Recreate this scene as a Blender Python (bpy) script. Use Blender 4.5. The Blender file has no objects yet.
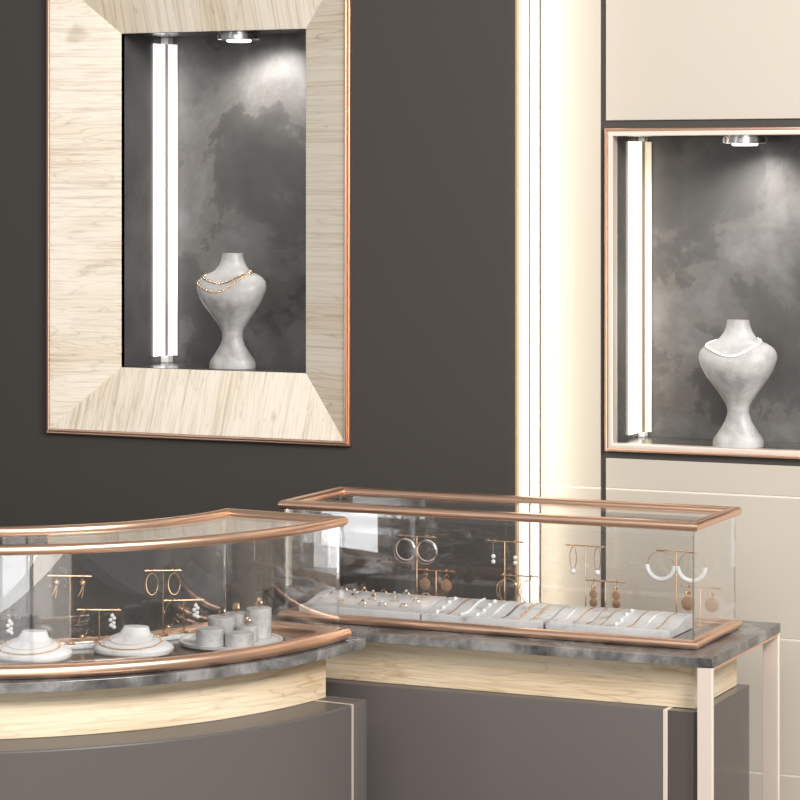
import bpy, bmesh, math, random
from mathutils import Vector, Matrix
random.seed(7)
PI = math.pi
C = bpy.context.scene.collection
EYE = 2.0                       # camera height; all heights below are given from eye level
COUNTER = -1.0527
FLOORC = -1.040                 # floor of the glass cases
def Z(z): return z + EYE

# ------------------------------------------------------------------ materials
def newmat(name):
    m = bpy.data.materials.new(name); m.use_nodes = True
    nt = m.node_tree
    b = next(n for n in nt.nodes if n.type == 'BSDF_PRINCIPLED')
    return m, nt, b
def plain(name, col, rough=.5, metal=0., spec=.5, bump=0., bscale=200., vary=0., coat=0.):
    m, nt, b = newmat(name)
    b.inputs['Base Color'].default_value = (*col, 1); b.inputs['Roughness'].default_value = rough
    b.inputs['Metallic'].default_value = metal; b.inputs['Specular IOR Level'].default_value = spec
    b.inputs['Coat Weight'].default_value = coat
    if vary or bump:
        tc = nt.nodes.new('ShaderNodeTexCoord'); n = nt.nodes.new('ShaderNodeTexNoise')
        n.inputs['Scale'].default_value = bscale; n.inputs['Detail'].default_value = 3
        nt.links.new(tc.outputs['Object'], n.inputs['Vector'])
        if vary:
            r = nt.nodes.new('ShaderNodeMapRange')
            r.inputs['To Min'].default_value = max(0, rough - vary); r.inputs['To Max'].default_value = rough + vary
            nt.links.new(n.outputs['Fac'], r.inputs['Value']); nt.links.new(r.outputs[0], b.inputs['Roughness'])
        if bump:
            bp = nt.nodes.new('ShaderNodeBump'); bp.inputs['Strength'].default_value = bump
            bp.inputs['Distance'].default_value = .002
            nt.links.new(n.outputs['Fac'], bp.inputs['Height']); nt.links.new(bp.outputs[0], b.inputs['Normal'])
    return m
def emit(name, col, strength):
    m, nt, b = newmat(name)
    b.inputs['Base Color'].default_value = (*col, 1)
    b.inputs['Emission Color'].default_value = (*col, 1); b.inputs['Emission Strength'].default_value = strength
    return m
def ramp(nt, src, stops):
    r = nt.nodes.new('ShaderNodeValToRGB'); e = r.color_ramp.elements
    while len(e) < len(stops): e.new(.5)
    for k, (p, c) in zip(e, stops): k.position = p; k.color = (*c, 1)
    nt.links.new(src, r.inputs[0]); return r.outputs[0]
def mixc(nt, a, b, fac, mode='MIX'):
    m = nt.nodes.new('ShaderNodeMix'); m.data_type = 'RGBA'; m.blend_type = mode
    for s, v in ((m.inputs[6], a), (m.inputs[7], b), (m.inputs[0], fac)):
        if hasattr(v, 'links'): nt.links.new(v, s)
        elif isinstance(v, tuple): s.default_value = (*v, 1)
        else: s.default_value = v
    return m.outputs[2]
def noise(nt, vec, scale, detail=5, rough=.55, dist=0., vscale=None, loc=(0, 0, 0)):
    if vscale is not None:
        mp = nt.nodes.new('ShaderNodeMapping'); mp.inputs['Scale'].default_value = vscale
        mp.inputs['Location'].default_value = loc
        nt.links.new(vec, mp.inputs['Vector']); vec = mp.outputs[0]
    n = nt.nodes.new('ShaderNodeTexNoise')
    n.inputs['Scale'].default_value = scale; n.inputs['Detail'].default_value = detail
    n.inputs['Roughness'].default_value = rough; n.inputs['Distortion'].default_value = dist
    nt.links.new(vec, n.inputs['Vector']); return n.outputs['Fac']
def wood(name, light, mid, dark, knots=1.):
    """u runs along the grain, v across it, both in metres"""
    m, nt, b = newmat(name)
    uv = nt.nodes.new('ShaderNodeUVMap').outputs[0]
    def mth(op, a, v):
        n = nt.nodes.new('ShaderNodeMath'); n.operation = op; nt.links.new(a, n.inputs[0]); n.inputs[1].default_value = v
        return n.outputs[0]
    big = noise(nt, uv, 1., 3, .5, .25, (1.4, 10.5, 1))
    tone = noise(nt, uv, 1., 2, .5, .2, (1.1, 5., 1), (9, 2, 0))
    ring = mth('PINGPONG', mth('MULTIPLY', big, 17.), .5)
    ring = mth('MULTIPLY', ring, 2.)
    fine = noise(nt, uv, 1., 4, .65, .15, (6., 160., 1))
    streak = noise(nt, uv, 1., 4, .6, .1, (1.5, 58., 1), (3, 1, 0))
    spots = noise(nt, uv, 1., 3, .5, .3, (5.5, 17., 1), (7, 4, 0))
    col = ramp(nt, tone, [(.36, mid), (.52, light), (.75, light)])
    st = ramp(nt, streak, [(.36, (.74, .67, .60)), (.48, (1, 1, 1)), (.8, (1, 1, 1))])
    col = mixc(nt, col, st, .55, 'MULTIPLY')
    fig = ramp(nt, ring, [(0., (1, 1, 1)), (.16, (.2,) * 3), (.4, (0,) * 3)])
    msk = ramp(nt, tone, [(.40, (1, 1, 1)), (.58, (0.06,) * 3)])
    col = mixc(nt, col, dark, mth('MULTIPLY', mixc(nt, fig, msk, 1., 'MULTIPLY'), .42 * knots))
    f = ramp(nt, fine, [(.36, (.78, .74, .70)), (.5, (1, 1, 1)), (.7, (1., 1., 1.))])
    col = mixc(nt, col, f, .72, 'MULTIPLY')
    k = ramp(nt, spots, [(.66, (0, 0, 0)), (.78, (1, 1, 1))])
    col = mixc(nt, col, dark, mth('MULTIPLY', k, .55 * knots))
    nt.links.new(col, b.inputs['Base Color']); b.inputs['Roughness'].default_value = .42
    b.inputs['Specular IOR Level'].default_value = .35
    return m
def marble(name, base, vein, cloud, scale=6., rough=.3, lo=.42, hi=.66, warm=None):
    m, nt, b = newmat(name)
    g = nt.nodes.new('ShaderNodeTexCoord').outputs['Object']
    n1 = noise(nt, g, scale, 7, .64, .25)
    n2 = noise(nt, g, scale * .45, 5, .62, .35)
    n3 = noise(nt, g, scale * 3, 6, .7, .4)
    col = ramp(nt, n1, [(lo - .12, vein), (lo + .03, base), (hi, cloud)])
    k = ramp(nt, n2, [(.28, (0, 0, 0)), (.72, (1, 1, 1))])
    col = mixc(nt, mixc(nt, col, base, .45), col, k)
    t = ramp(nt, n3, [(.35, (.88, .88, .88)), (.6, (1, 1, 1))])
    col = mixc(nt, col, t, .7, 'MULTIPLY')
    if warm:
        d = nt.nodes.new('ShaderNodeMath'); d.operation = 'SUBTRACT'; d.inputs[1].default_value = .5
        nt.links.new(n1, d.inputs[0])
        ab = nt.nodes.new('ShaderNodeMath'); ab.operation = 'ABSOLUTE'; nt.links.new(d.outputs[0], ab.inputs[0])
        edge = ramp(nt, ab.outputs[0], [(0., (.38,) * 3), (.022, (.0,) * 3)])
        m2 = mixc(nt, edge, k, 1., 'MULTIPLY')
        col = mixc(nt, col, warm, m2)
    nt.links.new(col, b.inputs['Base Color']); b.inputs['Roughness'].default_value = rough
    return m
def glass_mat(name, f0=.04, gain=1., tint=(.985, .985, .985)):
    m = bpy.data.materials.new(name); m.use_nodes = True
    nt = m.node_tree; nt.nodes.clear()
    out = nt.nodes.new('ShaderNodeOutputMaterial'); mix = nt.nodes.new('ShaderNodeMixShader')
    tr = nt.nodes.new('ShaderNodeBsdfTransparent'); gl = nt.nodes.new('ShaderNodeBsdfGlossy')
    tr.inputs[0].default_value = (*tint, 1); gl.inputs['Roughness'].default_value = .0
    gl.inputs['Color'].default_value = (1, 1, 1, 1)
    lw = nt.nodes.new('ShaderNodeLayerWeight'); lw.inputs['Blend'].default_value = .5
    p = nt.nodes.new('ShaderNodeMath'); p.operation = 'POWER'; p.inputs[1].default_value = 5.
    nt.links.new(lw.outputs['Facing'], p.inputs[0])
    q = nt.nodes.new('ShaderNodeMath'); q.operation = 'MULTIPLY_ADD'
    q.inputs[1].default_value = gain * (1 - f0); q.inputs[2].default_value = f0
    nt.links.new(p.outputs[0], q.inputs[0])
    nt.links.new(q.outputs[0], mix.inputs[0]); nt.links.new(tr.outputs[0], mix.inputs[1])
    nt.links.new(gl.outputs[0], mix.inputs[2]); nt.links.new(mix.outputs[0], out.inputs[0])
    return m

M = {}
M['dark_wall'] = plain('charcoal wall paint', (.058, .052, .047), .62, spec=.25, bump=.02, bscale=300)
M['beige'] = plain('beige lacquer panel', (.52, .465, .395), .4, spec=.35)
M['groove'] = plain('dark groove', (.05, .043, .038), .6)
M['floor'] = plain('showroom floor', (.20, .185, .17), .25, vary=.05, bscale=3)
M['copper'] = plain('rose copper metal', (.88, .57, .41), .30, 1.)
M['copper_soft'] = plain('satin rose copper', (.96, .82, .72), .40, .6)
M['gold'] = plain('polished gold', (.86, .58, .36), .18, 1.)
M['tan_metal'] = plain('champagne edge', (.34, .23, .13), .55, .0, spec=.3)
M['fin'] = plain('bronze fin', (.16, .11, .07), .6, .0, spec=.2)
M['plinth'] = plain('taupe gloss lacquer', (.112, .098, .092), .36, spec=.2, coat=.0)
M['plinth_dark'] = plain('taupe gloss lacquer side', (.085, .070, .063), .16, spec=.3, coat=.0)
M['wood'] = wood('pale oak apron', (.80, .68, .50), (.68, .52, .34), (.38, .23, .11), 1.25)
M['wood_frame'] = wood('pale oak frame', (.83, .75, .64), (.76, .66, .52), (.36, .26, .17))
M['marble'] = marble('grey marble', (.125, .119, .116), (.026, .025, .025), (.31, .30, .29), 11., .2, .44, .62)
M['marble_white'] = marble('white marble', (.72, .715, .71), (.30, .295, .29), (.80, .795, .79), 14., .35)
M['marble_cylinder'] = marble('grey white marble', (.44, .43, .425), (.17, .165, .16), (.60, .59, .58), 17., .35, .44, .6)
M['marble_bust'] = marble('light grey marble', (.40, .385, .37), (.15, .142, .137), (.54, .53, .52), 8., .42, .44, .58)
M['marble_niche'] = marble('dark grey marble', (.088, .084, .081), (.058, .056, .054), (.25, .24, .232), 3.2, .34, .42, .66, (.24, .215, .185))
M['niche_side'] = marble('dark grey marble side', (.075, .072, .070), (.045, .044, .043), (.12, .116, .113), 2.6, .22)
M['case_base'] = plain('dark bronze base', (.07, .045, .032), .16, spec=.6, coat=.4)
M['glass'] = glass_mat('clear glass', .07, 1.)
M['glass_top'] = glass_mat('clear top glass', .04, .62)
M['glass_edge'] = glass_mat('polished glass edge', .30, .5, (.80, .79, .77))
M['cream'] = plain('cream metal inlay', (.95, .88, .76), .35, .3)
M['pearl'] = plain('white pearl', (.86, .85, .83), .2, spec=.6)
M['steel_dark'] = plain('dark steel', (.20, .16, .14), .3, .8)
M['steel'] = plain('brushed steel', (.72, .72, .72), .25, 1.)
M['disc'] = plain('copper disc', (.46, .27, .16), .3, .7, bump=.5, bscale=500)
M['led_cool'] = emit('cool diffuser', (1., .985, .97), 2.2)
M['led_cool2'] = emit('cool diffuser dim', (.90, .90, .90), .55)
M['led_warm'] = emit('warm diffuser', (1., .92, .76), 1.7)
M['led_warm2'] = emit('warm diffuser dim', (.80, .70, .52), .35)
M['cove'] = emit('cove diffuser', (1., .95, .86), 1.35)
M['lens'] = emit('spot lens', (1., .98, .95), 6.)

# ------------------------------------------------------------------ mesh helpers
def finish(name, bm, mat, parent=None, smooth=True, ang=35):
    bmesh.ops.recalc_face_normals(bm, faces=bm.faces)
    me = bpy.data.meshes.new(name); bm.to_mesh(me); bm.free()
    mats = mat if isinstance(mat, (list, tuple)) else [mat]
    for k in mats: me.materials.append(k)
    if smooth:
        for p in me.polygons: p.use_smooth = True
        me.set_sharp_from_angle(angle=math.radians(ang))
    o = bpy.data.objects.new(name, me); C.objects.link(o)
    if parent is not None: o.parent = parent
    return o
def thing(name, label, cat, group=None, loc=(0, 0, 0)):
    o = bpy.data.objects.new(name, None); C.objects.link(o); o.empty_display_size = .05
    o.location = loc
    return tag(o, label, cat, group)
def tag(o, label, cat, group=None):
    o['label'] = label; o['category'] = cat
    if group: o['group'] = group
    return o
def struct(o): o['kind'] = 'structure'; return o
def box(bm, x0, x1, y0, y1, z0, z1, bevel=0., seg=2, uv=None):
    vs = [bm.verts.new((x, y, z)) for x in (x0, x1) for y in (y0, y1) for z in (z0, z1)]
    fs = [bm.faces.new([vs[i] for i in f]) for f in ((0, 1, 3, 2), (4, 6, 7, 5), (0, 4, 5, 1), (2, 3, 7, 6), (0, 2, 6, 4), (1, 5, 7, 3))]
    if bevel:
        es = list({e for f in fs for e in f.edges})
        bmesh.ops.bevel(bm, geom=es, offset=bevel, segments=seg, affect='EDGES', profile=.5)
    return fs
def box_obj(name, dims, mat, parent=None, bevel=0.002, seg=2):
    bm = bmesh.new(); box(bm, *dims, bevel=bevel, seg=seg)
    return finish(name, bm, mat, parent, ang=20)
def uv_faces(bm, fn):
    l = bm.loops.layers.uv.verify()
    for f in bm.faces:
        n = f.normal
        for lp in f.loops: lp[l].uv = fn(lp.vert.co, n)
def arc(c, r, a0, a1, n): 
    return [(c[0] + r * math.cos(a0 + (a1 - a0) * i / n), c[1] + r * math.sin(a0 + (a1 - a0) * i / n)) for i in range(n + 1)]
def sector(bm, c, r0, r1, a0, a1, z0, z1, n=48, bevel=0.):
    """flat ring sector with vertical sides"""
    rows = []
    for i in range(n + 1):
        a = a0 + (a1 - a0) * i / n
        ca, sa = math.cos(a), math.sin(a)
        rows.append([bm.verts.new((c[0] + r * ca, c[1] + r * sa, z)) for r, z in ((r0, z0), (r1, z0), (r1, z1), (r0, z1))])
    for i in range(n):
        for k in range(4):
            bm.faces.new((rows[i][k], rows[i][(k + 1) % 4], rows[i + 1][(k + 1) % 4], rows[i + 1][k]))
    bm.faces.new(rows[0]); bm.faces.new(list(reversed(rows[-1])))
    if bevel:
        bmesh.ops.recalc_face_normals(bm, faces=bm.faces)
        es = [e for e in bm.edges if len(e.link_faces) == 2 and e.calc_face_angle() > .8]
        bmesh.ops.bevel(bm, geom=es, offset=bevel, segments=2, affect='EDGES', profile=.5)
def sweep_flat(bm, pts, prof, z, closed=True):
    """profile (offset to the left of travel, height) along a flat path with mitred corners"""
    n = len(pts); rings = []
    for i in range(n):
        p = Vector(pts[i])
        a = Vector(pts[i - 1]) if (closed or i) else None
        b = Vector(pts[(i + 1) % n]) if (closed or i < n - 1) else None
        d0 = (p - a).normalized() if a is not None else (b - p).normalized()
        d1 = (b - p).normalized() if b is not None else d0
        n0 = Vector((-d0.y, d0.x)); n1 = Vector((-d1.y, d1.x))
        m = (n0 + n1).normalized(); k = 1 / max(.3, m.dot(n0))
        rings.append([bm.verts.new((p.x + m.x * o * k, p.y + m.y * o * k, z + h)) for o, h in prof])
    q = len(prof)
    for i in range(n if closed else n - 1):
        A, B = rings[i], rings[(i + 1) % n]
        for k in range(q): bm.faces.new((A[k], A[(k + 1) % q], B[(k + 1) % q], B[k]))
    if not closed:
        bm.faces.new(rings[0]); bm.faces.new(list(reversed(rings[-1])))
def rr(w, h, r, n=5):
    """rounded rectangle profile"""
    out = []
    for cx, cy, a in ((w - r, h - r, 0), (-w + r, h - r, PI / 2), (-w + r, -h + r, PI), (w - r, -h + r, 3 * PI / 2)):
        for i in range(n + 1):
            t = a + PI / 2 * i / n; out.append((cx + r * math.cos(t), cy + r * math.sin(t)))
    return out
def tube(bm, pts, r, seg=8, closed=False):
    pts = [Vector(p) for p in pts]; n = len(pts); rings = []; up = None
    for i in range(n):
        a = pts[i - 1] if (closed or i) else pts[0]
        b = pts[(i + 1) % n] if (closed or i < n - 1) else pts[-1]
        d = (b - a).normalized()
        if up is None:
            up = d.orthogonal().normalized()
        up = (up - d * up.dot(d)).normalized(); s = d.cross(up)
        rad = r[i] if isinstance(r, (list, tuple)) else r
        rings.append([bm.verts.new(pts[i] + (up * math.cos(2 * PI * k / seg) + s * math.sin(2 * PI * k / seg)) * rad) for k in range(seg)])
    for i in range(n if closed else n - 1):
        A, B = rings[i], rings[(i + 1) % n]
        for k in range(seg): bm.faces.new((A[k], A[(k + 1) % seg], B[(k + 1) % seg], B[k]))
    if not closed:
        bm.faces.new(rings[0]); bm.faces.new(list(reversed(rings[-1])))
def lathe(bm, prof, c, seg=32):
    rows = [[bm.verts.new((c[0] + r * math.cos(2 * PI * k / seg), c[1] + r * math.sin(2 * PI * k / seg), c[2] + z)) for k in range(seg)] for r, z in prof]
    for A, B in zip(rows, rows[1:]):
        for k in range(seg): bm.faces.new((A[k], A[(k + 1) % seg], B[(k + 1) % seg], B[k]))
    bm.faces.new(rows[0]); bm.faces.new(list(reversed(rows[-1])))
def ball(bm, c, r, u=12, v=8, sx=1, sy=1, sz=1):
    bmesh.ops.create_uvsphere(bm, u_segments=u, v_segments=v, radius=1, matrix=Matrix.Translation(c) @ Matrix.Diagonal((r * sx, r * sy, r * sz, 1)))
def torus(bm, c, R, r, ax='Y', u=28, v=8, a0=0, a1=2 * PI, sq=1.):
    pts = []
    full = abs(a1 - a0 - 2 * PI) < 1e-6
    for i in range(u if full else u + 1):
        a = a0 + (a1 - a0) * i / u
        x, z = R * math.cos(a), R * math.sin(a) * sq
        pts.append({'Y': (c[0] + x, c[1], c[2] + z), 'X': (c[0], c[1] + x, c[2] + z), 'Z': (c[0] + x, c[1] + z, c[2])}[ax])
    tube(bm, pts, r, v, closed=full)
def holed(bm, x0, x1, z0, z1, hx0, hx1, hz0, hz1, y0, y1):
    def ring(y, a, b, c, d): return [bm.verts.new(p) for p in ((a, y, c), (b, y, c), (b, y, d), (a, y, d))]
    fo, fi = ring(y0, x0, x1, z0, z1), ring(y0, hx0, hx1, hz0, hz1)
    bo, bi = ring(y1, x0, x1, z0, z1), ring(y1, hx0, hx1, hz0, hz1)
    for k in range(4):
        j = (k + 1) % 4
        bm.faces.new((fo[k], fo[j], fi[j], fi[k])); bm.faces.new((bo[k], bi[k], bi[j], bo[j]))
        bm.faces.new((fo[k], bo[k], bo[j], fo[j])); bm.faces.new((fi[k], fi[j], bi[j], bi[k]))

# ------------------------------------------------------------------ room shell
YD = 6.532                                    # face of the dark wall
YB = 6.552                                   # face of the beige panels
TOP = 3.2
struct(box_obj('floor', (-9, 4, -3, 8.2, -.1, 0), M['floor'], bevel=0))
# dark wall with a hole for the framed niche
OX0, OX1, OZ0, OZ1 = -4.0213, -3.1041, Z(-0.6845), Z(0.598)       # outer rim of the boards
bm = bmesh.new()
holed(bm, -9, -2.6206, 0, TOP, OX0 + .012, OX1 - .012, OZ0 + .012, OZ1 - .012, YD, YD + .5)
struct(finish('wall_left', bm, M['dark_wall'], smooth=False))
struct(box_obj('trim_1', (-2.6206, -2.6161, YD + .0005, YB + .006, 0, TOP), M['tan_metal'], bevel=0))
# beige side: dark backing with a hole for the showcase, then panels standing proud of it
SX0, SX1, SZ0, SZ1 = -2.3773, -1.656, Z(-0.6836), Z(0.1454)        # outside of the copper showcase frame
bm = bmesh.new()
holed(bm, -2.6206, 4, 0, TOP, SX0 + .004, SX1 - .004, SZ0 + .004, SZ1 - .004, YB + .006, YB + .5)
struct(finish('wall_right', bm, M['groove'], smooth=False))
PX0 = -2.5567
joints = [Z(-0.7811), Z(-1.1371), Z(-1.4766)]
def panel_col(x0, x1, zs, base_name):
    for a, b in zip(zs, zs[1:]):
        struct(box_obj(base_name, (x0, x1, YB, YB + .006, a, b), M['beige'], bevel=.0012, seg=1))
g = .0022
zj = sorted(joints)
panel_col(PX0, -2.3920, [0.0, zj[0] - g], 'wall_panel'); panel_col(PX0, -2.3920, [zj[0] + g, zj[1] - g], 'wall_panel')
panel_col(PX0, -2.3920, [zj[1] + g, zj[2] - g], 'wall_panel'); panel_col(PX0, -2.3920, [zj[2] + g, TOP], 'wall_panel')
for a, b in ((0, zj[0] - g), (zj[0] + g, zj[1] - g), (zj[1] + g, zj[2] - g), (zj[2] + g, SZ0 - .019), (SZ1 + .0205, TOP)):
    panel_col(SX0, SX1 + .4, [a, b], 'wall_panel')
    panel_col(SX1 + .42, 4, [a, b], 'wall_panel') if b < SZ0 or a > SZ1 else None
for z in zj:
    for x0, x1 in ((PX0, -2.3920), (SX0, SX1 + .4)):
        struct(box_obj('trim_2', (x0, x1, YB + .0008, YB + .006, z - g, z + g), M['cream'], bevel=0))

# cove light between the two walls
t = thing('cove_light', 'tall vertical white light strip between the charcoal wall and the beige panels', 'light', loc=(-2.5861, YB, 0))
def P(o):                                    # keep world placement under a moved empty
    o.matrix_parent_inverse = Matrix.Translation(-Vector(o.parent.location)); return o
for a, b in ((-2.6159, -2.5883), (-2.5839, -2.56)):
    P(box_obj('diffuser', (a, b, YB - .003, YB + .0055, .02, TOP - .02), M['cove'], t, bevel=.001))
for a, b in ((-2.5881, -2.5841), (-2.5598, -2.5569)):
    P(box_obj('divider_fin', (a, b, YB - .004, YB + .0055, .0, TOP), M['fin'], t, bevel=0))

# ------------------------------------------------------------------ framed niche on the dark wall
YR, YI, YN = 6.514, 6.582, 6.836             # frame rim, inner opening, niche back
IX0, IX1, IZ0, IZ1 = -3.83, -3.2522, Z(-0.5115), Z(0.425)
n1 = thing('display_niche', 'large display niche in a wide pale oak picture frame on the charcoal wall', 'display niche', loc=((OX0 + OX1) / 2, YD, OZ0))
out = [(OX0, OZ0), (OX1, OZ0), (OX1, OZ1), (OX0, OZ1)]; inn = [(IX0, IZ0), (IX1, IZ0), (IX1, IZ1), (IX0, IZ1)]
for k, nm in enumerate(('bottom', 'right', 'top', 'left')):
    j = (k + 1) % 4
    bm = bmesh.new()
    fr = [(*out[k],), (*out[j],), (*inn[j],), (*inn[k],)]
    ys = (YR, YR, YI, YI)
    a = [bm.verts.new((p[0], y, p[1])) for p, y in zip(fr, ys)]
    b = [bm.verts.new((p[0], y + .018, p[1])) for p, y in zip(fr, ys)]
    bm.faces.new(a); bm.faces.new(list(reversed(b)))
    for q in range(4): bm.faces.new((a[q], b[q], b[(q + 1) % 4], a[(q + 1) % 4]))
    bm.normal_update()
    off = (.37 * k, .91 * k)
    if k % 2: uv_faces(bm, lambda co, n: (co.x + co.y + off[0], co.z + off[1]))
    else: uv_faces(bm, lambda co, n: (co.z + co.y + off[0] + .25 * co.x, co.x + off[1]))
    P(finish('frame_board', bm, M['wood_frame'], n1, smooth=False))
def rect_frame(bm, x0, x1, z0, z1, prof):
    """profile (outward offset, y) swept round a rectangle in the wall plane"""
    rings = []
    for (x, z, sx, sz) in ((x0, z0, -1, -1), (x1, z0, 1, -1), (x1, z1, 1, 1), (x0, z1, -1, 1)):
        rings.append([bm.verts.new((x + sx * o, y, z + sz * o)) for o, y in prof])
    q = len(prof)
    for i in range(4):
        A, B = rings[i], rings[(i + 1) % 4]
        for k in range(q): bm.faces.new((A[k], A[(k + 1) % q], B[(k + 1) % q], B[k]))
def rprof(o0, o1, y0, y1, r=.002, n=3):
    w, h = (o1 - o0) / 2, (y1 - y0) / 2
    return [(o0 + w + a, y0 + h + b) for a, b in rr(w, h, min(r, w * .99, h * .99), n)]
bm = bmesh.new(); rect_frame(bm, OX0, OX1, OZ0, OZ1, rprof(0.0006, .0072, YR - .005, YR + .02)); 
P(finish('inner_copper_border', bm, M['copper'], n1))
bm = bmesh.new(); rect_frame(bm, OX0, OX1, OZ0, OZ1, rprof(.008, .0145, YR + .003, YD + .02, .003))
P(finish('outer_copper_border', bm, M['copper'], n1))
def alcove(root, x0, x1, z0, z1, y0, y1):
    P(box_obj('back_panel', (x0 - .012, x1 + .012, y1, y1 + .012, z0 - .012, z1 + .012), M['marble_niche'], root, 0))
    P(box_obj('side_panel', (x0 - .012, x0, y0, y1, z0, z1), M['niche_side'], root, 0))
    P(box_obj('side_panel', (x1, x1 + .012, y0, y1, z0, z1), M['niche_side'], root, 0))
    P(box_obj('top_panel', (x0 - .012, x1 + .012, y0, y1, z1, z1 + .012), M['niche_side'], root, 0))
    P(box_obj('shelf_panel', (x0 - .012, x1 + .012, y0, y1, z0 - .012, z0), M['niche_side'], root, 0))
alcove(n1, IX0, IX1, IZ0, IZ1, YI + .002, YN)

# copper showcase on the beige wall
YS, YSB = YB - .011, 6.771
n2 = thing('display_niche', 'copper-edged display niche set into the beige wall panels', 'display niche', loc=((SX0 + SX1) / 2, YB, SZ0))
bm = bmesh.new(); rect_frame(bm, SX0 + .0075, SX1 - .0075, SZ0 + .0075, SZ1 - .0075, rprof(0, .0075, YS, YB + .03, .003))
P(finish('copper_border', bm, M['copper'], n2))
bm = bmesh.new(); rect_frame(bm, SX0 + .0215, SX1 - .0215, SZ0 + .0195, SZ1 - .0195, rprof(0, .0135, YS + .003, YB + .03, .002))
P(finish('inner_border', bm, M['copper_soft'], n2))
TX0, TX1, TZ0, TZ1 = SX0 + .0215, SX1 - .0215, SZ0 + .0195, SZ1 - .0195
alcove(n2, TX0, TX1, TZ0, TZ1, YB + .03, YSB)

def led_bar(label, x0, yb, z0, z1, w, d, bright, dim, inset=.012):
    """an angle-shaped bar: one lit face on the side wall, a dimmer one on the back wall"""
    t = thing('light_bar', label, 'light', loc=(x0, yb, z0))
    P(box_obj('diffuser', (x0 + .0006, x0 + .0046, yb - d, yb - .0125, z0 + inset, z1 - inset), bright, t, .0008))
    P(box_obj('back_diffuser', (x0 + .0095, x0 + w, yb - .0050, yb - .0006, z0 + inset, z1 - inset), dim, t, .0008))
    P(box_obj('housing', (x0 + .0006, x0 + .0090, yb - .0120, yb - .0006, z0 + inset, z1 - inset), M['steel_dark'], t, .0008))
    for a, b in ((z0, z0 + inset), (z1 - inset, z1)):
        P(box_obj('end_cap', (x0 + .0006, x0 + w * .62, yb - .03, yb - .0006, a + .0004, b - .0004), M['pearl'], t, .001))
led_bar('cool white vertical light bar in the corner of the oak-framed niche', IX0, YN, IZ0, IZ1, .0405, .0736, M['led_cool'], M['led_cool2'], .02)
led_bar('warm white vertical light bar in the corner of the copper-edged niche', TX0, YSB, TZ0, TZ1, .0285, .110, M['led_warm'], M['led_warm2'], .012)

def downlight(label, x, y, z, r=.06):
    t = thing('spotlight', label, 'light', loc=(x, y, z))
    bm = bmesh.new(); lathe(bm, [(r * .9, 0), (r * .9, -.003), (r, -.004), (r, -.018), (r * .97, -.020), (r * .62, -.020), (r * .6, -.016)], (0, 0, 0), 40)
    finish('housing', bm, M['steel'], t)
    bm = bmesh.new(); lathe(bm, [(r * .56, -.0165), (r * .56, -.023), (r * .5, -.025)], (0, 0, 0), 32)
    finish('lens', bm, M['lens'], t)
    return t
downlight('round steel spotlight under the top of the oak-framed niche', -3.516, 6.693, IZ1 - .0005, .0607)
downlight('round steel spotlight under the top of the copper-edged niche', -2.035, 6.647, TZ1 - .0005, .059)

# ------------------------------------------------------------------ busts and necklaces
rad = math.radians
S_ = .321 / 126
WP = [(0, 66, 40), (3, 67, 42), (12, 58, 37), (24, 46, 32), (36, 38, 28), (46, 33, 26), (54, 31, 25), (62, 36, 27), (76, 54, 33), (90, 68, 37),
      (103, 76, 40), (109, 78, 40), (114, 77, 38), (118.5, 70, 35)]
# (height px of 126, half width px at 5.34x, depth)
BP = [(0.0, 25.3, 18), (4, 25.4, 18), (8, 24.4, 17.5), (16, 18.7, 15), (25, 13.3, 12), (33, 10.5, 10.4), (40, 11.2, 10.8), (46, 14.5, 12.4), (54, 20, 14.8), (62, 25.8, 17.2),
      (70, 31.7, 19.5), (78, 36, 21), (85, 38.4, 21.4), (89, 39.2, 21), (94, 38.3, 19.8), (97, 36.4, 18.6), (100, 33.4, 17.2), (102.5, 29, 15.8), (104.8, 23, 14.2), (108, 18.4, 12.6), (114, 14.2, 11.2), (119.4, 12.1, 10.5), (124, 11.2, 10.1), (126, 11, 10)]
def bust_dims(h):
    for a, b in zip(BP, BP[1:]):
        if a[0] <= h <= b[0]:
            k = (h - a[0]) / (b[0] - a[0])
            return tuple(a[i] + (b[i] - a[i]) * k for i in (1, 2))
    return BP[-1][1:]
def smooth_dims(h): 
    v = [bust_dims(min(126, max(0, h + d))) for d in (-1.6, -.8, 0, .8, 1.6)]
    return sum(x[0] for x in v) / 5, sum(x[1] for x in v) / 5
def bust_pt(h, a, off=0.):
    """h in px units, a=0 faces the front (-Y)"""
    w, d = smooth_dims(h) if 1 < h < 125 else bust_dims(h)
    p = 2.35 if h > 40 else 2.6
    s, c = math.sin(a), math.cos(a)
    k = (abs(s / w) ** p + abs(c / d) ** p) ** (-1 / p) + off
    lean = -4 * math.exp(-((h - 78) / 22) ** 2)
    return Vector((k * s * S_, (-k * c + lean) * S_, h * S_))
BROT = rad(10)
def bust(label, x, y, z):
    bm = bmesh.new(); N = 64; rows = []
    hs = [0, .8] + [126 * i / 70 for i in range(1, 70)] + [125.3, 126]
    for h in hs: rows.append([bm.verts.new(bust_pt(h, 2 * PI * k / N)) for k in range(N)])
    for A, B in zip(rows, rows[1:]):
        for k in range(N): bm.faces.new((A[k], A[(k + 1) % N], B[(k + 1) % N], B[k]))
    bm.faces.new(rows[0]); 
    ins = [bm.verts.new(Vector((v.co.x * .88, v.co.y * .88, v.co.z))) for v in rows[-1]]
    dep = [bm.verts.new(Vector((v.co.x, v.co.y, v.co.z - .003))) for v in ins]
    for A, B in ((rows[-1], ins), (ins, dep)):
        for k in range(N): bm.faces.new((A[k], A[(k + 1) % N], B[(k + 1) % N], B[k]))
    bm.faces.new(list(reversed(dep)))
    o = finish('bust_stand', bm, M['marble_bust'], ang=50); o.location = (x, y, z); o.rotation_euler = (0, 0, BROT)
    return tag(o, label, 'bust')
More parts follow.
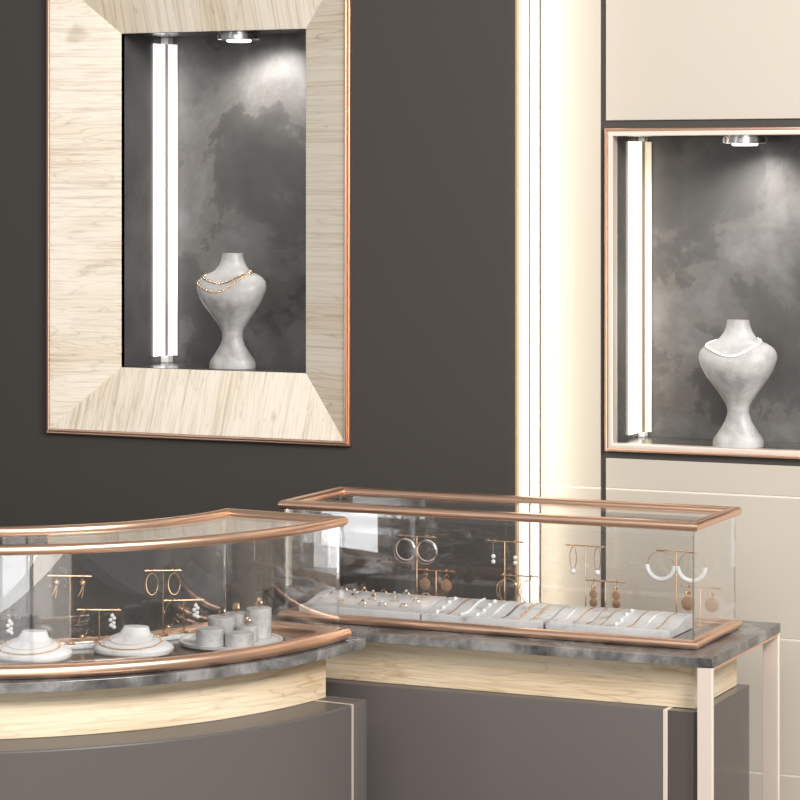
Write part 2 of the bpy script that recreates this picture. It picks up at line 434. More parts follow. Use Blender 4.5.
b1 = (-3.527, 6.676, IZ0 + .0005); b2 = (-2.039, 6.604, TZ0 + .0005)
bust('grey marble necklace bust in the oak-framed niche', *b1)
bust('light marble necklace bust in the copper-edged niche', *b2)
def neck_curve(h0, h1, n, off, turn=0.):
    """closed loop round the bust: h0 at the back, h1 at the front"""
    pts = []
    for i in range(n):
        a = 2 * PI * i / n
        k = (1 + math.cos(a - turn)) / 2
        h = h0 + (h1 - h0) * k ** 2.9
        pts.append(bust_pt(h, a, off))
    return pts
bm = bmesh.new(); tube(bm, neck_curve(107, 91, 96, .8, -.25), .0034, 10, True)
o = finish('necklace', bm, M['pearl']); o.location = b2; o.rotation_euler = (0, 0, BROT)
tag(o, 'thick smooth white necklace round the bust in the copper-edged niche', 'necklace')
bm = bmesh.new()
pts = neck_curve(107, 93.5, 84, .7, -.35)
for i, p in enumerate(pts):
    q = pts[(i + 1) % len(pts)]; d = (q - p)
    m4 = Matrix.Translation((p + q) / 2) @ d.to_track_quat('X', 'Z').to_matrix().to_4x4() @ Matrix.Diagonal((d.length * .44, .0032, .0028, 1))
    bmesh.ops.create_uvsphere(bm, u_segments=8, v_segments=6, radius=1, matrix=m4)
tube(bm, pts, .0012, 6, True)
o = finish('necklace', bm, M['gold']); o.location = b1; o.rotation_euler = (0, 0, BROT)
tag(o, 'upper chunky gold link necklace on the grey bust', 'necklace')
bm = bmesh.new()
pts = neck_curve(105.5, 84, 120, .6, -.50)
for i, p in enumerate(pts): ball(bm, p, .0023, 8, 6)
tube(bm, pts, .0009, 6, True)
o = finish('necklace', bm, M['gold']); o.location = b1; o.rotation_euler = (0, 0, BROT)
tag(o, 'lower fine gold bead necklace hanging longer on the grey bust', 'necklace')

# ------------------------------------------------------------------ straight counter on the right
RX0, RX1, RY0, RY1 = -3.02, -1.8365, 5.755, 6.290
ZT, ZBt = Z(COUNTER), Z(COUNTER) - .0222
ZA = Z(-1.180)                               # underside of the oak apron, top of the plinth
o = box_obj('countertop', (RX0, RX1, RY0, RY1, ZBt, ZT), M['marble'], bevel=.0012)
tag(o, 'straight grey marble countertop under the rectangular glass case', 'countertop')
ct = thing('counter', 'straight counter with oak apron, taupe plinth and copper legs', 'counter', loc=(-2.43, 6.02, 0))
AX1, AY0, AY1 = -1.896, 5.815, 6.130
bm = bmesh.new(); box(bm, RX0 + .02, AX1, AY0, AY1, ZA, ZBt - .0005, bevel=.0015); bm.normal_update()
uv_faces(bm, lambda co, n: (co.x * 1. + co.y, co.z) if abs(n.y) > .5 else (co.y + .4 + co.x * .3, co.z + .33))
P(finish('apron', bm, M['wood'], ct, ang=20))
PY0, PY1, PXR = 5.778, 6.150, -1.872
bm = bmesh.new(); box(bm, RX0 + .02, -1.960, PY0, PY1, .0, ZA - .0005, bevel=.003, seg=3)
P(finish('plinth', bm, M['plinth'], ct, ang=20))
bm = bmesh.new(); sweep = [(-1.949, PY0), (-1.949, PY1), (PXR, PY1)] + [(PXR - .03 + .03 * math.cos(-i * PI / 16), PY0 + .03 + .03 * math.sin(-i * PI / 16)) for i in range(9)]
lo = [bm.verts.new((x, y, 0)) for x, y in sweep]; hi = [bm.verts.new((x, y, ZA - .0005)) for x, y in sweep]
bm.faces.new(hi); bm.faces.new(list(reversed(lo)))
for i in range(len(sweep)):
    j = (i + 1) % len(sweep); bm.faces.new((lo[i], lo[j], hi[j], hi[i]))
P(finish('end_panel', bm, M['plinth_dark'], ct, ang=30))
P(box_obj('copper_inlay', (-1.9597, -1.9493, PY0 - .0012, PY1, .0, ZA - .0003), M['copper_soft'], ct, .0006))
P(box_obj('leg', (RX1 - .036, RX1 - .0008, RY0 + .0015, RY0 + .014, 0, ZBt - .0003), M['copper_soft'], ct, .001))
P(box_obj('leg', (RX1 - .040, RX1 - .0008, RY1 - .016, RY1 - .0015, 0, ZBt - .0003), M['copper_soft'], ct, .001))
P(box_obj('rail', (RX1 - .010, RX1 - .0008, RY0 + .0145, RY1 - .0165, ZBt - .0065, ZBt - .0003), M['copper'], ct, .0008))

# straight glass case
GX0, GX1, GY0, GY1 = -2.945, -1.912, 5.850, 6.163
ZR = Z(-.774)                                # centre of the top rims
gc = thing('display_case', 'rectangular glass display case with copper rims on the straight counter', 'display case', loc=((GX0 + GX1) / 2, (GY0 + GY1) / 2, ZT))
rect = [(GX0, GY0), (GX1, GY0), (GX1, GY1), (GX0, GY1)]
bm = bmesh.new(); sweep_flat(bm, rect, rr(.0145, .0105, .0102, 6), ZR); P(finish('top_rim', bm, M['copper'], gc))
bm = bmesh.new(); sweep_flat(bm, rect, rr(.0150, .0105, .0102, 6), ZT + .0107); P(finish('base_rim', bm, M['copper'], gc))
P(box_obj('base_panel', (GX0 + .006, GX1 - .006, GY0 + .006, GY1 - .006, ZT + .0005, Z(FLOORC)), M['case_base'], gc, 0))
gz0, gz1, th = ZT + .016, ZR - .004, .004
e = .0042
P(box_obj('glass_pane', (GX0 + e, GX1 - e, GY0 - th / 2, GY0 + th / 2, gz0, gz1), M['glass'], gc, 0))
P(box_obj('glass_pane', (GX0 + e, GX1 - e, GY1 - th / 2, GY1 + th / 2, gz0, gz1), M['glass'], gc, 0))
P(box_obj('glass_pane', (GX0 - th / 2, GX0 + th / 2, GY0 + e, GY1 - e, gz0, gz1), M['glass'], gc, 0))
P(box_obj('glass_pane', (GX1 - th / 2, GX1 + th / 2, GY0 + e, GY1 - e, gz0, gz1), M['glass'], gc, 0))
P(box_obj('top_glass', (GX0 + .012, GX1 - .012, GY0 + .012, GY1 - .012, ZR - .002, ZR + .002), M['glass_top'], gc, 0))
for x, y, sx, sy in ((GX0, GY0, 1, 1), (GX1, GY0, -1, 1), (GX1, GY1, -1, -1), (GX0, GY1, 1, -1)):
    P(box_obj('glass_edge', (x - .0022, x + .0022, y - .0022, y + .0022, gz0, gz1), M['glass_edge'], gc, 0))

# ------------------------------------------------------------------ curved counter on the left
rad = math.radians
A1 = rad(-118)
SC, SR = (-3.649, 5.684), .992
bm = bmesh.new(); sector(bm, SC, .50, SR, A1, rad(.4), ZBt, ZT, 64, bevel=.0012)
tag(finish('countertop', bm, M['marble'], ang=20), 'curved grey marble countertop under the rounded glass case', 'countertop')
cc = thing('counter', 'curved counter with oak apron and rounded taupe plinth', 'counter', loc=(-3.2, 5.2, 0))
bc, br = (-3.712, 5.713), 1.004
bm = bmesh.new(); sector(bm, bc, .60, br, A1, rad(-6.6), ZA, ZBt - .0005, 64, bevel=.001); bm.normal_update()
uv_faces(bm, lambda co, n: (math.atan2(co.y - bc[1], co.x - bc[0]) * br * 1. + 5, co.z + .71) if abs(n.z) < .5 else (co.x, co.y))
P(finish('apron', bm, M['wood'], cc, ang=20))
pc, pr = (-3.659, 5.641), 1.040
bm = bmesh.new(); sector(bm, pc, .5, pr, A1, rad(-5.3), 0, ZA - .0005, 64, bevel=.004)
P(finish('plinth', bm, M['plinth'], cc, ang=20))
bm = bmesh.new(); sector(bm, pc, .5, pr, rad(-4.9), rad(-1.2), 0, ZA - .0005, 3, bevel=.004)
P(finish('end_panel', bm, M['plinth'], cc))
bm = bmesh.new(); sector(bm, pc, .502, pr + .0004, rad(-5.28), rad(-4.92), 0, ZA - .0002, 1)
P(finish('copper_inlay', bm, M['copper_soft'], cc))

# curved glass case
LC = (-3.580, 5.660); RI, RO = .574, .886
LA0, LA1 = rad(-1.0), rad(-116)
ZRL = ZR - .0035
lc = thing('display_case', 'rounded glass display case with thick copper rims on the curved counter', 'display case', loc=(-3.0, 5.2, ZT))
path = arc(LC, RO, LA1, rad(-1.7), 90) + arc(LC, RI, rad(.4), LA1, 70)
bm = bmesh.new(); sweep_flat(bm, path, rr(.0135, .0112, .0108, 6), ZRL); P(finish('top_rim', bm, M['copper'], lc))
path2 = arc(LC, RO + .004, LA1, rad(-1.7), 90) + arc(LC, RI, rad(.4), LA1, 70)
bm = bmesh.new(); sweep_flat(bm, path2, rr(.0165, .0145, .0130, 6), ZT + .0150); P(finish('base_rim', bm, M['copper'], lc))
GO = RO - .012
bm = bmesh.new(); sector(bm, LC, RI + .008, RO - .008, LA1 + .01, LA0 - .008, ZT + .0005, Z(FLOORC), 60)
P(finish('base_panel', bm, M['case_base'], lc))
gz0 = ZT + .022
gz1 = ZRL - .004
for r in (GO, RI):
    bm = bmesh.new(); sector(bm, LC, r - .002, r + .002, LA1 + .008, LA0 - .006, gz0, gz1, 90)
    P(finish('glass_pane', bm, M['glass'], lc))
for a in (LA0, LA1):
    bm = bmesh.new(); da = .0025
    sector(bm, LC, RI + .006, GO - .004, a - da, a + da, gz0, gz1, 1)
    P(finish('glass_pane', bm, M['glass'], lc))
bm = bmesh.new(); sector(bm, LC, RI + .012, RO - .012, LA1 + .015, LA0 - .015, ZRL - .002, ZRL + .002, 60)
P(finish('top_glass', bm, M['glass_top'], lc))
for r in (RI, GO):
    x, y = LC[0] + r * math.cos(LA0), LC[1] + r * math.sin(LA0)
    P(box_obj('glass_edge', (x - .0022, x + .0022, y - .0022, y + .0022, gz0, gz1), M['glass_edge'], lc, 0))

# ------------------------------------------------------------------ earring stands and earrings
def stand(x, y, zb, h, half, label, group, ang=0.):
    t = thing('earring_stand', label, 'earring stand', group, (x, y, zb)); t.rotation_euler = (0, 0, ang)
    bm = bmesh.new(); lathe(bm, [(.0125, 0), (.0125, .0025), (.011, .0035)], (0, 0, 0), 20); finish('base', bm, M['gold'], t)
    bm = bmesh.new(); tube(bm, [(0, 0, .0035), (0, 0, h)], .0016, 8); finish('pole', bm, M['gold'], t)
    bm = bmesh.new(); tube(bm, [(-half, 0, h), (half, 0, h)], .0018, 8)
    for s in (-.86, -.5, .5, .86): ball(bm, (s * half, 0, h + .0016), .0022, 8, 6)
    finish('bar', bm, M['gold'], t)
    return t
def earring(kind, x, y, zh, ang, label, group):
    """hangs with its hook over a bar at (x, y, zh)"""
    t = thing('earring', label, 'earring', group, (x, y, zh)); t.rotation_euler = (0, 0, ang)
    def wire(pts, r=.0009, m=M['gold'], nm='wire'):
        bm = bmesh.new(); tube(bm, pts, r, 6); return finish(nm, bm, m, t)
    def hook(L=.010): return wire([(0, .003, -.002), (0, .0025, .0028), (0, 0, .0034), (0, -.003, .002), (0, -.0032, -L)], nm='hook')
    if kind == 'double_hoop':
        for q, (dx, dz, rr_) in enumerate(((0, -.034, .026), (-.003, -.038, .0285))):
            bm = bmesh.new(); torus(bm, (dx, -.003 - .003 * q, dz), rr_, .0013, 'Y', 40, 6); finish('hoop', bm, M['steel'] if q else M['copper_soft'], t)
        hook(.006)
    elif kind == 'disc':
        hook(.012)
        bm = bmesh.new(); torus(bm, (0, -.0033, -.014), .006, .0009, 'Y', 20, 6); finish('ring', bm, M['gold'], t)
        bm = bmesh.new(); lathe(bm, [(.012, -.001), (.0145, -.0005), (.0145, .0005), (.012, .001)], (0, 0, 0), 32)
        bmesh.ops.rotate(bm, verts=bm.verts, matrix=Matrix.Rotation(PI / 2, 3, 'X')); bmesh.ops.translate(bm, verts=bm.verts, vec=(0, -.0033, -.035))
        finish('disc', bm, M['disc'], t)
    elif kind == 'pearl_drop':
        hook(.036)
        for z in (-.038, -.051):
            bm = bmesh.new(); ball(bm, (0, -.0032, z), .0055, 16, 10); finish('pearl', bm, M['pearl'], t)
    elif kind == 'thin_hoop':
        hook(.006)
        bm = bmesh.new(); torus(bm, (0, -.003, -.038), .024, .0010, 'Y', 40, 6, sq=1.25); finish('hoop', bm, M['gold'], t)
        bm = bmesh.new(); torus(bm, (-.004, -.005, -.036), .027, .0009, 'Y', 40, 6, rad(100), rad(380)); finish('hoop', bm, M['gold'], t)
    elif kind == 'loop_pearl':
        bm = bmesh.new(); torus(bm, (0, -.003, -.030), .0085, .0009, 'Y', 32, 6, sq=3.1); finish('loop', bm, M['gold'], t)
        bm = bmesh.new(); ball(bm, (0, -.003, -.062), .0068, 16, 10); finish('pearl', bm, M['pearl'], t)
    elif kind == 'triple_disc':
        hook(.010)
        for z, r, m in ((-.016, .0065, 'gold'), (-.032, .0105, 'disc'), (-.052, .0105, 'disc')):
            bm = bmesh.new(); lathe(bm, [(r * .8, -.001), (r, -.0005), (r, .0005), (r * .8, .001)], (0, 0, 0), 24)
            bmesh.ops.rotate(bm, verts=bm.verts, matrix=Matrix.Rotation(PI / 2, 3, 'X')); bmesh.ops.translate(bm, verts=bm.verts, vec=(0, -.0033, z))
            finish('disc', bm, M[m], t)
    elif kind == 'half_ring':
        bm = bmesh.new(); torus(bm, (0, -.003, -.034), .032, .0008, 'Y', 40, 6, rad(0), rad(180)); finish('wire', bm, M['gold'], t)
        bm = bmesh.new(); torus(bm, (0, -.003, -.034), .034, .0058, 'Y', 32, 10, rad(180), rad(360)); finish('half_ring', bm, M['pearl'], t)
    elif kind == 'disc_pair':
        hook(.010)
        for z, r, m in ((-.016, .0080, 'gold'), (-.039, .0172, 'disc')):
            bm = bmesh.new(); lathe(bm, [(r * .8, -.001), (r, -.0005), (r, .0005), (r * .8, .001)], (0, 0, 0), 28)
            bmesh.ops.rotate(bm, verts=bm.verts, matrix=Matrix.Rotation(PI / 2, 3, 'X')); bmesh.ops.translate(bm, verts=bm.verts, vec=(0, -.0033, z))
            finish('disc', bm, M[m], t)
    elif kind == 'sphere_chain':
        hook(.008)
        bm = bmesh.new(); ball(bm, (0, -.0033, -.015), .0075, 16, 10); finish('ball', bm, M['gold'], t)
        wire([(0, -.0033, -.022), (-.004, -.0035, -.034), (-.010, -.0035, -.044)])
        wire([(.002, -.0033, -.022), (.001, -.0035, -.036), (-.002, -.0035, -.048)])
    elif kind == 'oval_hoop':
        hook(.006)
        bm = bmesh.new(); torus(bm, (0, -.003, -.030), .0135, .0010, 'Y', 36, 6, sq=1.8); finish('hoop', bm, M['gold'], t)
    elif kind == 'curved_hook':
        wire([(.006, 0, .003), (0, -.003, 0), (-.010, -.004, -.010), (-.016, -.004, -.024), (-.018, -.004, -.034)], .0012, nm='hook')
        wire([(.016, -.004, -.050), (.006, -.004, -.040), (.0, -.004, -.056)], .0011)
        bm = bmesh.new(); ball(bm, (-.008, -.004, -.060), .0058, 14, 10); finish('ball', bm, M['gold'], t)
    elif kind == 'cluster':
        hook(.008)
        for i, (dx, z) in enumerate(((0, -.012), (.004, -.018), (-.004, -.022), (.003, -.029), (-.003, -.034), (.004, -.038))):
            bm = bmesh.new(); ball(bm, (dx, -.0033, z), .0048, 12, 8); finish('pearl', bm, M['pearl'], t)
    return t
RS = [  # x, height level, kind, words
    (-2.7163, 0, 'double_hoop', 'slim double hoop earring', 'first tall stand'),
    (-2.6543, 1, 'disc', 'round copper disc earring', 'first low stand'),
    (-2.4815, 0, 'pearl_drop', 'two-pearl drop earring', 'second tall stand'),
    (-2.4318, 1, 'thin_hoop', 'thin gold hoop earring', 'second low stand'),
    (-2.2713, 0, 'loop_pearl', 'gold loop earring tipped with a pearl', 'third tall stand'),
    (-2.2126, 1, 'triple_disc', 'three-disc copper earring', 'third low stand'),
    (-2.0417, 0, 'half_ring', 'thick white half-ring earring', 'fourth tall stand'),
    (-1.9748, 1, 'disc_pair', 'small-and-large disc earring', 'fourth low stand')]
STW = {'double_hoop': 'holding slim double hoops', 'disc': 'holding single copper discs', 'pearl_drop': 'holding two-pearl drops', 'thin_hoop': 'holding thin gold hoops',
       'loop_pearl': 'holding pearl-tipped loops', 'triple_disc': 'holding three-disc earrings', 'half_ring': 'holding thick white half rings', 'disc_pair': 'holding small-and-large disc pairs'}
for x, lo_, kind, words_, where in RS:
    y = 6.095 if lo_ else 6.118
    zb = Z(FLOORC); h = (Z(-.949) if lo_ else Z(-.8705)) - zb
    stand(x, y, zb, h, .0505, ('low' if lo_ else 'tall') + ' gold T-shaped stand %s in the rectangular case' % STW[kind], 'earring stands in the rectangular case')
    for s, side in ((-1, 'left'), (1, 'right')):
        dx = {'half_ring': .0385, 'double_hoop': .029, 'loop_pearl': .031}.get(kind, .029)
        earring(kind, x + s * dx, y, zb + h, 0, '%s, %s of its pair on a %s stand' % (words_, side, 'low' if lo_ else 'tall'), 'earrings in the rectangular case')
# curved case: marble ledge along the back glass carries the stands
def polar(r, a): return (LC[0] + r * math.cos(a), LC[1] + r * math.sin(a))
bm = bmesh.new(); sector(bm, LC, .594, .620, rad(-108), rad(-19), Z(FLOORC) + .0003, Z(FLOORC) + .010, 40, bevel=.001)
tag(finish('display_ledge', bm, M['marble_white']), 'low curved white marble ledge along the back glass of the rounded case', 'ledge')
zl = Z(FLOORC) + .0102
LS = [  # x, y, bar height (eye level), half bar, kinds, label
    (-3.1734, 5.2215, -.877, .050, ('sphere_chain', 'sphere_chain'), 'tall gold stand holding ball-and-chain earrings in the rounded case'),
    (-3.118, 5.262, -.957, .050, ('curved_hook', 'cluster'), 'low gold stand holding curved hook and pearl cluster earrings behind the second flat bust'),
    (-3.300, 5.125, -.960, .050, ('oval_hoop', 'cluster'), 'low gold stand at the left picture edge holding pearl clusters'),
    (-3.022, 5.395, -.881, .042, ('oval_hoop', 'oval_hoop'), 'tall gold stand holding oval hoops in the rounded case'),
    (-2.972, 5.442, -.955, .046, ('curved_hook', 'cluster'), 'low gold stand holding curved hook and pearl cluster earrings beside the ring cylinders')]
EW = {'sphere_chain': 'gold ball earring with fine chains', 'curved_hook': 'curved hook earring with ball', 'cluster': 'pearl cluster earring', 'oval_hoop': 'thin oval gold hoop earring'}
for i, (x, y, zt, half, kinds, lab) in enumerate(LS):
    a = math.atan2(y - LC[1], x - LC[0]); x, y = polar(.607, a)
    a = math.atan2(y - LC[1], x - LC[0]); ang = a + PI / 2 
    ang = max(.05, min(.55, ang * .45))
    h = Z(zt) - zl
    stand(x, y, zl, h, half, lab, 'earring stands in the rounded case', ang)
    for s, k, side in ((-1, kinds[0], 'left'), (1, kinds[1], 'right')):
        d = half * .6 * s
        lb = '%s, %s on the %s' % (EW[k], side, ('tall stand with ball earrings', 'low stand behind the second flat bust', 'low stand at the left picture edge', 'tall stand with oval hoops', 'low stand beside the ring cylinders')[i])
        earring(k, x + d * math.cos(ang), y + d * math.sin(ang), zl + h, ang, lb, 'earrings in the rounded case')

# ------------------------------------------------------------------ marble trays, rings and bracelets
def sst(t): t = max(0, min(1, t)); return t * t * (3 - 2 * t)
TD = .172
def tray_z(y): return .0185 + .0155 * sst((y - .03) / .10)
TY = 5.886
def tray(x0, x1, label):
    bm = bmesh.new(); n = 26
    ys = [TD * i / n for i in range(n + 1)]
    L = [[bm.verts.new((x, TY + y, Z(FLOORC) + .0004 + z)) for y in ys for z in (0, tray_z(y))] for x in (x0, x1)]
    for i in range(n):
        a = 2 * i
        for s in (0, 1): bm.faces.new((L[s][a], L[s][a + 2], L[s][a + 3], L[s][a + 1]))
        bm.faces.new((L[0][a + 1], L[0][a + 3], L[1][a + 3], L[1][a + 1])); bm.faces.new((L[0][a], L[1][a], L[1][a + 2], L[0][a + 2]))
    bm.faces.new((L[0][0], L[0][1], L[1][1], L[1][0])); bm.faces.new((L[0][-2], L[1][-2], L[1][-1], L[0][-1]))
    bmesh.ops.recalc_face_normals(bm, faces=bm.faces)
    es = [e for e in bm.edges if len(e.link_faces) == 2 and e.calc_face_angle() > 1.]
    bmesh.ops.bevel(bm, geom=es, offset=.0014, segments=2, affect='EDGES')
    tag(finish('jewellery_tray', bm, M['marble_tray']), label, 'tray', 'marble trays in the rectangular case')
M['marble_tray'] = marble('tray marble', (.70, .69, .69), (.12, .12, .12), (.80, .79, .78), 15., .35, .39, .58)
TR = [(-2.928, -2.6085), (-2.602, -2.292), (-2.2855, -1.980)]
tray(*TR[0], 'marble tray full of small rings, leftmost in the rectangular case')
tray(*TR[1], 'marble tray with pearl and metal bracelets, middle of the rectangular case')
tray(*TR[2], 'marble tray with thin gold chains, rightmost in the rectangular case')
rows_ = [(.050, 'front'), (.085, 'second'), (.118, 'third'), (.150, 'back')]
stones = ['plain gold', 'white-stone gold', 'dark-stone copper', 'pale pearl gold']
words5 = ['first', 'second', 'third', 'fourth', 'fifth']
src = {}
for ri, (yy, rn) in enumerate(rows_):
    for k in range(5):
        kind = (k * 3 + ri * 2 + (k * ri) % 3) % 4
        x = TR[0][0] + .036 + k * .056 + (.014 if ri % 2 else 0) + random.uniform(-.004, .004)
        lab = '%s ring in the %s row of the ring tray, %s from the left' % (stones[kind], rn, words5[k])
        zz = Z(FLOORC) + tray_z(yy)
        if kind not in src:
            t = thing('ring', lab, 'ring', 'rings on the leftmost marble tray'); src[kind] = t
            bm = bmesh.new(); torus(bm, (0, 0, .0015), .0088, .0013, 'Y', 24, 6)
            finish('band', bm, M['copper'] if kind == 2 else M['gold'], t)
            if kind:
                bm = bmesh.new(); ball(bm, (0, 0, .0120), .0034, 8, 5, sz=.7)
                finish('stone', bm, [None, M['pearl'], M['groove'], M['pearl']][kind], t)
        else:
            t = src[kind].copy(); C.objects.link(t)
            for c_ in src[kind].children:
                d = c_.copy(); C.objects.link(d); d.parent = t
            t['label'] = lab
        t.location = (x, TY + yy, zz); t.rotation_euler = (0, 0, random.uniform(-.5, .5))
def chain(x, kind, label, group, sway):
    pts = []
    for i in range(30):
        y = .012 + (TD - .022) * i / 29
        pts.append(Vector((x + sway * math.sin(i / 29 * PI * 1.2), TY + y, Z(FLOORC) + tray_z(y) + .0014)))
    bm = bmesh.new()
    m = M['gold']
    if kind == 'pearls':
        for p in pts[::2]: ball(bm, p + Vector((0, 0, .0018)), .0036, 10, 6)
        tube(bm, pts, .0008, 5); m = M['pearl']
    elif kind == 'pearl_bits':
        tube(bm, pts, .0011, 5); tag_ = [p for i, p in enumerate(pts) if i % 7 == 3]
        for p in tag_: ball(bm, p + Vector((0, 0, .002)), .0048, 10, 6, sx=1.2)
        m = M['pearl']
    elif kind == 'links':
        for p in pts[6:22]: ball(bm, p, .0026, 8, 5, sx=1.3)
        tube(bm, pts, .0012, 5)
    elif kind == 'dark':
        for p in pts[6:20]: ball(bm, p, .0028, 8, 5)
        tube(bm, pts, .0011, 5); m = M['steel_dark']
    elif kind == 'plate':
        tube(bm, pts, .0010, 5)
        for p in pts[10:20]: ball(bm, p, .0038, 8, 5, sz=.5)
        m = M['pearl']
    else:
        tube(bm, pts, .0017, 6)
    o = finish('bracelet', bm, m); tag(o, label, 'bracelet', group)
ord_ = ['first', 'second', 'third', 'fourth', 'fifth', 'sixth', 'seventh', 'eighth']
BW = {'pearls': 'solid pearl bracelet', 'pearl_bits': 'chain bracelet with scattered pearls', 'links': 'gold link bracelet', 'dark': 'dark bead bracelet', 'plate': 'bracelet with a pale plaque', 'thin': 'plain thin gold chain'}
for i, k in enumerate(('pearl_bits', 'thin', 'pearls', 'pearl_bits', 'plate', 'dark', 'links', 'links')):
    chain(TR[1][0] + .030 + i * .0345, k, '%s, %s from the left on the middle tray' % (BW[k], ord_[i]), 'bracelets on the middle marble tray', random.uniform(-.004, .004))
for i, k in enumerate(('plate', 'thin', 'thin', 'thin', 'pearl_bits', 'thin', 'plate', 'thin')):
    chain(TR[2][0] + .030 + i * .0340, k, '%s, %s from the left on the rightmost tray' % (BW[k], ord_[i]), 'chains on the rightmost marble tray', random.uniform(-.004, .004))

# ------------------------------------------------------------------ flat necklace busts in the curved case
def flat_bust(x, y, label, nlabels):
    z0 = Z(FLOORC) + .0004
    ang = .12
    def pt(h, a, off=0.):
        prof = [(0, .086, .060), (.004, .090, .064), (.012, .092, .066), (.019, .086, .060), (.027, .067, .046), (.034, .049, .033), (.040, .037, .025), (.046, .0335, .022), (.056, .028, .019)]
        for p, q in zip(prof, prof[1:]):
            if p[0] <= h <= q[0] + 1e-9:
                k = (h - p[0]) / (q[0] - p[0]); w = p[1] + (q[1] - p[1]) * k; d = p[2] + (q[2] - p[2]) * k
        s, c = math.sin(a), math.cos(a); e = 2.3
        k = (abs(s / w) ** e + abs(c / d) ** e) ** (-1 / e) + off
        return Vector((k * s, -k * c + .35 * (h - .02), h + off * .6))
    bm = bmesh.new(); N = 48; rows = []
    for h in [.056 * i / 28 for i in range(29)]: rows.append([bm.verts.new(pt(h, 2 * PI * k / N)) for k in range(N)])
    for A, B in zip(rows, rows[1:]):
        for k in range(N): bm.faces.new((A[k], A[(k + 1) % N], B[(k + 1) % N], B[k]))
    bm.faces.new(rows[0]); bm.faces.new(list(reversed(rows[-1])))
    o = finish('necklace_display', bm, M['marble_white'], ang=50); o.location = (x, y, z0); o.rotation_euler = (0, 0, ang)
    tag(o, label, 'necklace display', 'flat marble busts in the rounded case')
    for (hb, hf, beads), nl in zip(((.043, .024, 0), (.036, .016, 1)), nlabels):
        pts = []
        for i in range(72):
            a = 2 * PI * i / 72; k = ((1 + math.cos(a)) / 2) ** 1.3
            pts.append(pt(hb + (hf - hb) * k, a, .0012))
        bm = bmesh.new(); tube(bm, pts, .0011, 6, True)
        if beads:
            for p in pts: ball(bm, p, .0024, 8, 6)
        n_ = finish('necklace', bm, M['gold'] if beads else M['copper_soft']); n_.location = o.location; n_.rotation_euler = o.rotation_euler
        tag(n_, nl, 'necklace')
flat_bust(-3.185, 5.085, 'flat white marble necklace display, left of the two in the rounded case',
          ('fine plain necklace high on the left flat display', 'beaded gold necklace low on the left flat display'))
flat_bust(-3.012, 5.232, 'flat white marble necklace display, right of the two in the rounded case',
          ('fine plain necklace high on the right flat display', 'beaded gold necklace low on the right flat display'))

# ------------------------------------------------------------------ ring cylinders on a round dish
bm = bmesh.new(); lathe(bm, [(.09, 0), (.110, .0), (.116, .004), (.118, .011), (.113, .011), (.1095, .0065), (.09, .006)], (0, 0, 0), 64)
o = finish('dish', bm, M['marble_white']); o.location = (-2.8675, 5.420, Z(FLOORC) + .0004)
tag(o, 'round white marble dish carrying the ring cylinders', 'dish')
zd = Z(FLOORC) + .0068
CY = [  # x, y, r, top, ring, label
    (-2.8800, 5.3450, .0325, -.994, None, 'squat marble cylinder without a ring, front left on the dish'),
    (-2.8180, 5.3660, .0325, -1.0025, None, 'lowest bare marble cylinder at the front of the dish'),
    (-2.8930, 5.4240, .0320, -.9800, 'dark', 'marble cylinder holding a dark-stone ring, left behind the squat one'),
    (-2.8920, 5.4920, .0300, -.982, 'square', 'rear marble cylinder holding a square gold ring'),
    (-2.8340, 5.4340, .0250, -.998, 'ball', 'medium marble cylinder holding a ball ring, left of the tallest'),
    (-2.8320, 5.4900, .0285, -.9660, 'tall', 'tallest marble cylinder holding a gold ring')]
for x, y, r, zt, ring, lab in CY:
    h = Z(zt) - zd
    bm = bmesh.new(); lathe(bm, [(r - .0012, 0), (r, .0012), (r, h - .0015), (r - .0015, h)], (0, 0, 0), 48)
    o = finish('ring_cylinder', bm, M['marble_cylinder'], ang=30); o.location = (x, y, zd + .0002)
    tag(o, lab, 'ring holder', 'marble ring cylinders on the dish')
    if ring:
        t = thing('ring', {'dark': 'copper ring with a dark stone on the left cylinder', 'square': 'gold ring with a square plate on the rear cylinder', 'ball': 'copper ring with a round ball on the medium cylinder', 'tall': 'gold ring with a twisted top on the tallest cylinder'}[ring], 'ring', 'rings on the marble cylinders', (x, y, zd + h + .0004))
        bm = bmesh.new(); torus(bm, (0, 0, .0085), .0072, .0013, 'Y', 24, 6); finish('band', bm, M['gold'], t)
        if ring == 'square': box_obj('plate', (-.0062, .0062, -.006, .006, .010, .022), M['gold'], t, .0015)
        elif ring == 'dark': box_obj('stone', (-.0045, .0045, -.004, .004, .015, .020), M['groove'], t, .001)
        elif ring == 'ball':
            bm = bmesh.new(); ball(bm, (0, 0, .0155), .0045, 14, 10); finish('ball', bm, M['gold'], t)
        else: box_obj('crown', (-.004, .004, -.003, .003, .0145, .0225), M['gold'], t, .001)

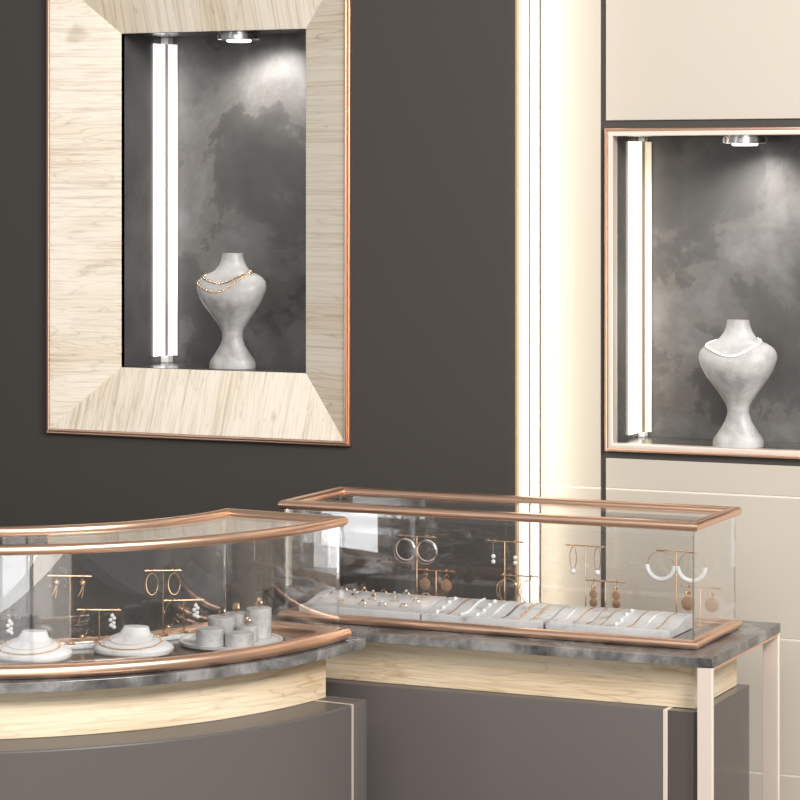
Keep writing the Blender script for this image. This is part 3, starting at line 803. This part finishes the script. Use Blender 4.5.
# ------------------------------------------------------------------ light
def area(name, loc, target, sx, sy, power, col=(1, 1, 1)):
    L = bpy.data.lights.new(name, 'AREA'); L.shape = 'RECTANGLE'; L.size, L.size_y = sx, sy; L.energy = power; L.color = col
    o = bpy.data.objects.new(name, L); C.objects.link(o); o.location = loc
    o.rotation_euler = (Vector(target) - Vector(loc)).to_track_quat('-Z', 'Y').to_euler(); return o
area('key_light', (1.3, 2.9, 4.2), (-3.0, 6.2, 1.2), 2.0, 1.6, 385, (1., .985, .965))
area('front_fill', (.45, -1.3, 1.3), (.45, 6, 1.3), 1.7, 2.6, 52, (1, 1, 1))  # unseen light added behind the camera for a white reflection in the curved glass
area('overhead_fill', (-1.6, 1.6, 3.6), (-2.8, 5.6, .9), 3.4, 1.6, 85, (1, .98, .95))  # unseen overhead light added to put highlights on the copper rims
area('right_fill', (2.7, -1.3, 1.3), (2.7, 6, 1.3), 2.4, 2.6, 80, (1, .93, .84))  # unseen warm light added to give the curved glass a beige reflection
area('left_fill', (-6.22, -1.3, 1.3), (-6.22, 6, 1.3), .44, 2.6, 26, (.97, .98, 1))  # unseen narrow light added so the rectangular case reflects a white strip
area('cove_wash', (-2.546, YB - .075, 1.6), (-2.505, YB, 1.6), .02, 3.1, 2.6, (1., .91, .72))
def spot(loc, target, power, ang, blend=.8, col=(1, .97, .93)):
    L = bpy.data.lights.new('niche_spot', 'SPOT'); L.energy = power; L.spot_size = rad(ang); L.spot_blend = blend; L.shadow_soft_size = .03; L.color = col
    o = bpy.data.objects.new('niche_spot', L); C.objects.link(o); o.location = loc
    o.rotation_euler = (Vector(target) - Vector(loc)).to_track_quat('-Z', 'Y').to_euler()
spot((-3.490, YN - .15, IZ1 - .03), (-3.47, YN, IZ1 - .28), 13, 120, 1.)
spot((-2.02, YSB - .12, TZ1 - .03), (-2.02, YSB, TZ1 - .30), 9.5, 125, 1.)

w = bpy.data.worlds.new('World'); bpy.context.scene.world = w; w.use_nodes = True
bg = next(n for n in w.node_tree.nodes if n.type == 'BACKGROUND')
bg.inputs[0].default_value = (1., .985, .96, 1); bg.inputs[1].default_value = .30

# ------------------------------------------------------------------ camera
cam = bpy.data.cameras.new('camera'); co = bpy.data.objects.new('camera', cam); C.objects.link(co)
co.location = (0, 0, EYE); co.rotation_euler = (PI / 2, 0, rad(24.3))
cam.sensor_width = 36; cam.lens = 2700 / 800 * 36; cam.shift_y = -215 / 800
cam.clip_start = .05
sc = bpy.context.scene; sc.camera = co
sc.view_settings.view_transform = 'Standard'; sc.view_settings.look = 'None'
sc.cycles.use_denoising = True
sc.cycles.max_bounces = 12; sc.cycles.transparent_max_bounces = 24; sc.cycles.glossy_bounces = 6
sc.cycles.caustics_reflective = False; sc.cycles.caustics_refractive = False
sc.cycles.sample_clamp_indirect = 6
